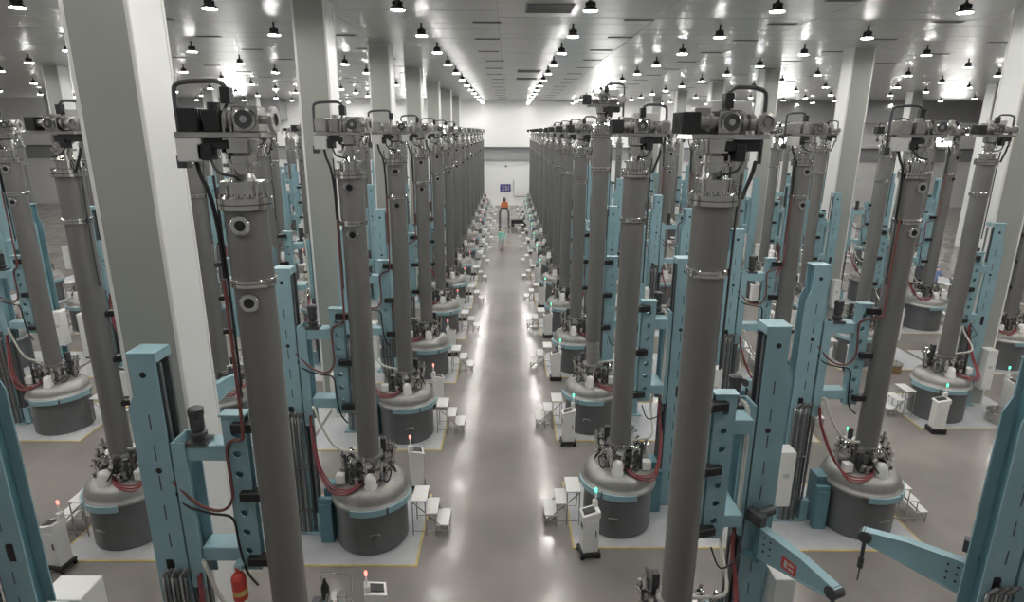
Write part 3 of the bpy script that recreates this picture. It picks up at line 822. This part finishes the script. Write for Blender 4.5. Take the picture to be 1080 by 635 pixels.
# wire trolley beside the nearest left furnace
t = thing('wire_trolley', 'steel frame trolley with black bottle behind the nearest left furnace', 'trolley', (-3.15, 9.15, 0))
for i in (-1, 1):
    for j in (-1, 1):
        obj('post', MB().cyl((.28 * i, .22 * j, .0), (.28 * i, .22 * j, 1.05), .014, 8).mesh('post', M['chrome']), t)
for z in (.25, .62):
    sh = MB()
    for i in range(9):
        sh.cyl((-.28 + .07 * i, -.22, z), (-.28 + .07 * i, .22, z), .006, 5)
    for j in (-1, 1):
        sh.cyl((-.28, .22 * j, z), (.28, .22 * j, z), .01, 6)
    sh.cyl((-.28, -.22, z), (-.28, .22, z), .01, 6).cyl((.28, -.22, z), (.28, .22, z), .01, 6)
    obj('wire_shelf', sh.mesh('wire_shelf', M['steel']), t)['kind'] = 'stuff'
obj('top_rail', MB().tube([(-.28, .22, 1.05), (-.28, .22, 1.2), (.28, .22, 1.2), (.28, .22, 1.05)], .014, 6, 1).mesh('top_rail', M['chrome']), t)
tag(obj('black_bottle', MB().lathe([(.07, 0), (.075, .02), (.075, .5), (.05, .57), (.03, .6), (.03, .66), (0, .66)], n=16).mesh('black_bottle', M['black']), None, (-3.28, 9.12, .627)), 'tall black bottle standing on the steel frame trolley', 'bottle')
tag(obj('steel_can', MB().lathe([(.09, 0), (.09, .26), (.08, .28), (.0, .28)], n=16).mesh('steel_can', M['chrome']), None, (-3.02, 9.2, .627)), 'bright steel can standing on the steel frame trolley', 'can')

# round metal tubs on the floor
def tub(x, y, r, h, label, m):
    t = thing('metal_tub', label, 'tub', (x, y, 0), 0, 'metal tubs on the floor')
    obj('tub_body', MB().lathe([(0, .02), (r * .92, 0), (r, h), (r * .96, h), (r * .88, .05), (0, .05)], n=24).mesh('tub_body', M[m]), t)
    obj('tub_rim', MB().lathe([(r * .96, h - .02), (r * 1.05, h - .02), (r * 1.05, h + .015), (r * .96, h + .015)], n=24).mesh('tub_rim', M['chrome']), t)
    obj('tub_handle', MB().tube([(r, 0, h * .5), (r + .09, 0, h * .6), (r + .09, .08, h * .6), (r, .1, h * .5)], .012, 6, 3).mesh('tub_handle', M['dark']), t)
tub(3.65, 16.8, .20, .32, 'steel bucket between tube and mast behind second right row furnace', 'steel')
tub(15.0, 22.2, .40, .34, 'low brass-grey tub behind the second right row tube', 'brass')
tub(15.95, 17.85, .40, .36, 'low grey tub at the right edge, beside the third right row', 'steel')

# white electrical cabinets in the alleys
def cabinet(x, y, w_, d_, h_, label):
    t = thing('electrical_cabinet', label, 'cabinet', (x, y, 0), 0, 'white electrical cabinets')
    obj('body', MB().span(-w_ / 2, w_ / 2, -d_ / 2, d_ / 2, .08, h_, .015).mesh('body', M['white']), t)
    obj('plinth', MB().span(-w_ / 2 + .03, w_ / 2 - .03, -d_ / 2 + .03, d_ / 2 - .03, 0, .08).mesh('plinth', M['dark']), t)
    d = obj('door', MB().span(-w_ / 2 + .04, w_ / 2 - .04, -d_ / 2 - .02, -d_ / 2, .14, h_ - .06, .006).mesh('door', M['white']), t)
    obj('handle', MB().span(w_ / 2 - .12, w_ / 2 - .09, -d_ / 2 - .045, -d_ / 2 - .02, h_ * .5, h_ * .5 + .16).mesh('handle', M['dark']), d)
    obj('name_plate', MB().span(-.1, .1, -d_ / 2 - .024, -d_ / 2 - .02, h_ * .7, h_ * .7 + .08).mesh('name_plate', M['lightgrey']), d)
cabinet(-16.9, 23.6, .8, .6, 1.9, 'tall white cabinet between third and fourth left rows, nearer one')
cabinet(-16.9, 26.4, .8, .6, 1.9, 'tall white cabinet between third and fourth left rows, farther one')
cabinet(-7.6, 8.85, .75, .6, 1.35, 'low white cabinet at the lower left corner beside teal mast')
cabinet(-5.9, 13.9, .7, .5, 1.8, 'white cabinet behind the nearest white column on the left')
cabinet(5.5, 13.6, .7, .5, 1.7, 'white cabinet between the two rows right of the aisle')
cabinet(5.5, 18.6, .7, .5, 1.7, 'white cabinet farther back between the two right rows')
cart(16.75, 18.6, 1.9, 'green', True, 'white control cart at far right behind the third right row mast', 'control carts beside the furnaces')

# sign and pipe on the back wall
sg = thing('wall_sign', 'dark blue sign with white characters on the back wall', 'sign', (-.45, WALL_Y - .02, 2.2))
obj('sign_board', MB().span(-.66, .66, -.05, 0, -.46, .46, .01).mesh('sign_board', M['sign_blue']), sg)
mk = MB()
for x_, z_, w_, h_ in ((-.34, .26, .34, .05), (-.34, .12, .06, .3), (-.2, .1, .2, .05), (.02, .12, .06, .36), (.14, .24, .22, .05), (.14, .02, .22, .05), (.42, .12, .06, .36), (.3, .12, .12, .05),
                       (-.4, -.22, .06, .22), (-.22, -.16, .22, .05), (-.22, -.3, .22, .05), (.04, -.22, .06, .24), (.22, -.14, .24, .05), (.22, -.24, .06, .22), (.42, -.22, .06, .24)):
    mk.span(x_ - w_ / 2, x_ + w_ / 2, -.056, -.05, z_ - h_ / 2, z_ + h_ / 2)
k_ = obj('sign_marks', mk.mesh('sign_marks', M['white']), sg)
k_['kind'] = 'stuff'
tag(obj('wall_conduit', MB().tube([(.6, WALL_Y - .04, 3.2), (.6, WALL_Y - .04, 1.3), (.7, WALL_Y - .04, 1.15), (2.4, WALL_Y - .04, 1.1)], .03, 6, 1).mesh('wall_conduit', M['rail'])), 'thin grey conduit on the back wall right of the sign', 'pipe')
tag(obj('wall_detector', MB().span(-.5, -.3, WALL_Y - .12, WALL_Y, 4.75, 4.95, .02).cyl((-.4, WALL_Y - .2, 4.85), (-.4, WALL_Y - .1, 4.85), .05, 10).mesh('wall_detector', M['dark'])), 'small dark detector high on the back wall above the sign', 'detector')

# lifting portal with orange head, at the far end of the aisle
lp = thing('lifting_portal', 'grey arched lifting portal with orange head at the aisle end', 'lift', (-.45, 59.4, 0))
for sx in (-1, 1):
    obj('leg', MB().tube([(sx * .44, 0, .1), (sx * .44, 0, 1.2), (sx * .36, 0, 1.62), (sx * .14, 0, 1.84)], .11, 10, 5).mesh('leg', M['tube']), lp)
    obj('foot', MB().span(sx * .44 - .13, sx * .44 + .13, -.4, .4, 0, .12, .02).mesh('foot', M['dark']), lp)
obj('crosshead', MB().span(-.32, .32, -.2, .2, 1.78, 1.94, .02).mesh('crosshead', M['dark']), lp)
obj('orange_head', MB().prism([(-.42, 1.94), (.42, 1.94), (.30, 2.46), (-.22, 2.5)], -.25, .25).mesh('orange_head', M['orange']), lp)['label'] = 'orange tapered housing'
obj('top_motor', MB().lathe([(.15, 2.47), (.15, 2.75), (.1, 2.86), (0, 2.88)], n=14).mesh('top_motor', M['dark']), lp)
bt = thing('platform_trolley', 'long black platform trolley beside the orange-headed portal', 'trolley', (.90, 59.6, 0))
obj('deck', MB().span(-.66, .66, -.35, .35, .34, .70, .02).mesh('deck', M['black']), bt)
obj('push_bar', MB().tube([(.62, -.3, .68), (.66, -.3, 1.15), (.66, .3, 1.15), (.62, .3, .68)], .02, 6, 1).mesh('push_bar', M['rail']), bt)
for i in (-1, 1):
    for j in (-1, 1):
        obj('wheel', MB().cyl((.5 * i, .28 * j - .04, .17), (.5 * i, .28 * j + .04, .17), .17, 14).mesh('wheel', M['dark']), bt)

# ------------------------------------------------------------------ people
def skin_mesh(name, verts, edges, radii, m, parent, root=0, sub=2):
    me = bpy.data.meshes.new(name)
    me.from_pydata(verts, edges, [])
    o = obj(name, me, parent)
    o.modifiers.new('skin', 'SKIN').use_smooth_shade = True
    for i, r in enumerate(radii):
        me.skin_vertices[0].data[i].radius = (r[0], r[1]) if isinstance(r, tuple) else (r, r)
        me.skin_vertices[0].data[i].use_root = (i == root)
    sb = o.modifiers.new('sub', 'SUBSURF')
    sb.levels = sb.render_levels = sub
    me.materials.append(M[m])
    return o

def person(loc, rz, label, suit, legs, bend=0.0, reach=False):
    """standing or walking adult, 1.72 m, facing local -Y"""
    t = thing('person', label, 'person', loc, rz)
    by = -bend
    hipz = .90
    V = [(0, 0, .93), (0, by * .3, 1.12), (0, by * .7, 1.32), (0, by, 1.44), (0, by * 1.15 - .01, 1.53), (0, by * 1.3 - .02, 1.62), (0, by * 1.35 - .02, 1.70),
         (-.10, 0, hipz - .03), (-.11, -.12, .50), (-.11, -.16, .09), (-.11, -.30, .05),
         (.10, 0, hipz - .03), (.11, .04, .49), (.11, .20, .12), (.11, .08, .05),
         (-.18, by, 1.41), (-.24, by + .05, 1.14), (-.25, by - .06, .90), (.18, by, 1.41), (.24, by - .02, 1.14), (.24, by - .16, .92)]
    if reach:
        V[17] = (-.2, by - .25, 1.12); V[20] = (.2, by - .28, 1.15)
    E = [(0, 1), (1, 2), (2, 3), (3, 4), (4, 5), (5, 6), (0, 7), (7, 8), (8, 9), (9, 10), (0, 11), (11, 12), (12, 13), (13, 14), (3, 15), (15, 16), (16, 17), (3, 18), (18, 19), (19, 20)]
    Rr = [(.15, .11), (.14, .10), (.16, .11), (.12, .09), .055, (.085, .10), (.07, .085), .085, .06, .04, .035, .085, .06, .04, .035, .06, .045, .03, .06, .045, .03]
    b = skin_mesh('body', V, E, Rr, 'skin', t)
    # coat and trousers follow the body a little outside it
    skin_mesh('coat', [V[i] for i in (0, 1, 2, 3, 15, 16, 17, 18, 19, 20)] + [(0, .0, .72)], [(0, 1), (1, 2), (2, 3), (3, 4), (4, 5), (5, 6), (3, 7), (7, 8), (8, 9), (0, 10)],
              [(.185, .14), (.165, .125), (.185, .135), (.13, .10), .078, .066, .05, .078, .066, .05, (.2, .15)], suit, t)
    skin_mesh('trousers', [V[i] for i in (0, 7, 8, 9, 11, 12, 13)], [(0, 1), (1, 2), (2, 3), (0, 4), (4, 5), (5, 6)], [(.15, .11), .10, .078, .06, .10, .078, .06], legs, t)
    hx, hy, hz = V[5]
    skin_mesh('hood', [(hx, hy + .025, hz - .1), (hx, hy + .03, hz + .01), (hx, hy + .025, hz + .085)], [(0, 1), (1, 2)], [(.08, .07), (.105, .10), (.085, .09)], suit, t)
    f = MB()
    for sx in (-1, 1):
        f.lathe([(0, -.008), (.012, -.004), (.012, .004), (0, .008)], (sx * .033, hy - .098, hz + .005), 8, (0, -1, 0))
    obj('eye', f.mesh('eye', M['black']), t)['kind'] = 'stuff'
    obj('nose', MB().lathe([(.018, 0), (.014, .02), (.004, .03)], (0, hy - .09, hz - .03), 8, (0, -1, -.3)).mesh('nose', M['skin']), t)
    obj('mouth', MB().span(-.025, .025, hy - .098, hy - .088, hz - .068, hz - .06).mesh('mouth', M['red']), t)
    for hv, fwd in ((V[17], V[16]), (V[20], V[19])):
        d = (Vector(hv) - Vector(fwd)).normalized()
        side = d.cross(Vector((1, 0, 0))).normalized()
        hv = Vector(hv)
        vs, es, rs = [hv, hv + d * .08], [(0, 1)], [(.035, .022), (.035, .02)]
        for q, (off, ln) in enumerate(((-.028, .075), (-.01, .085), (.01, .08), (.027, .062))):
            n0 = len(vs)
            vs += [hv + d * .09 + side * off, hv + d * (.09 + ln * .5) + side * off, hv + d * (.09 + ln) + side * off - Vector((0, .012, 0))]
            es += [(1, n0), (n0, n0 + 1), (n0 + 1, n0 + 2)]
            rs += [.009, .008, .007]
        n0 = len(vs)
        vs += [hv + d * .03 + side * -.05, hv + d * .075 + side * -.065]
        es += [(0, n0), (n0, n0 + 1)]
        rs += [.011, .009]
        skin_mesh('hand', [tuple(p) for p in vs], es, rs, 'skin', t, 0, 1)
    for i in (9, 13):
        a = V[i]
        obj('shoe', MB().box((a[0], a[1] - .07, .045), (.10, .27, .09), None, .03).mesh('shoe', M['dark']), t)
    return t
person((-.56, 47.2, 0), .15, 'person in a pale green coat and hood walking along the aisle', 'suit_green', 'trouser')
person((24.5, 33.9, 0), 2.2, 'person in blue overalls bending between the far right rows', 'suit_blue', 'suit_blue', .12, True)
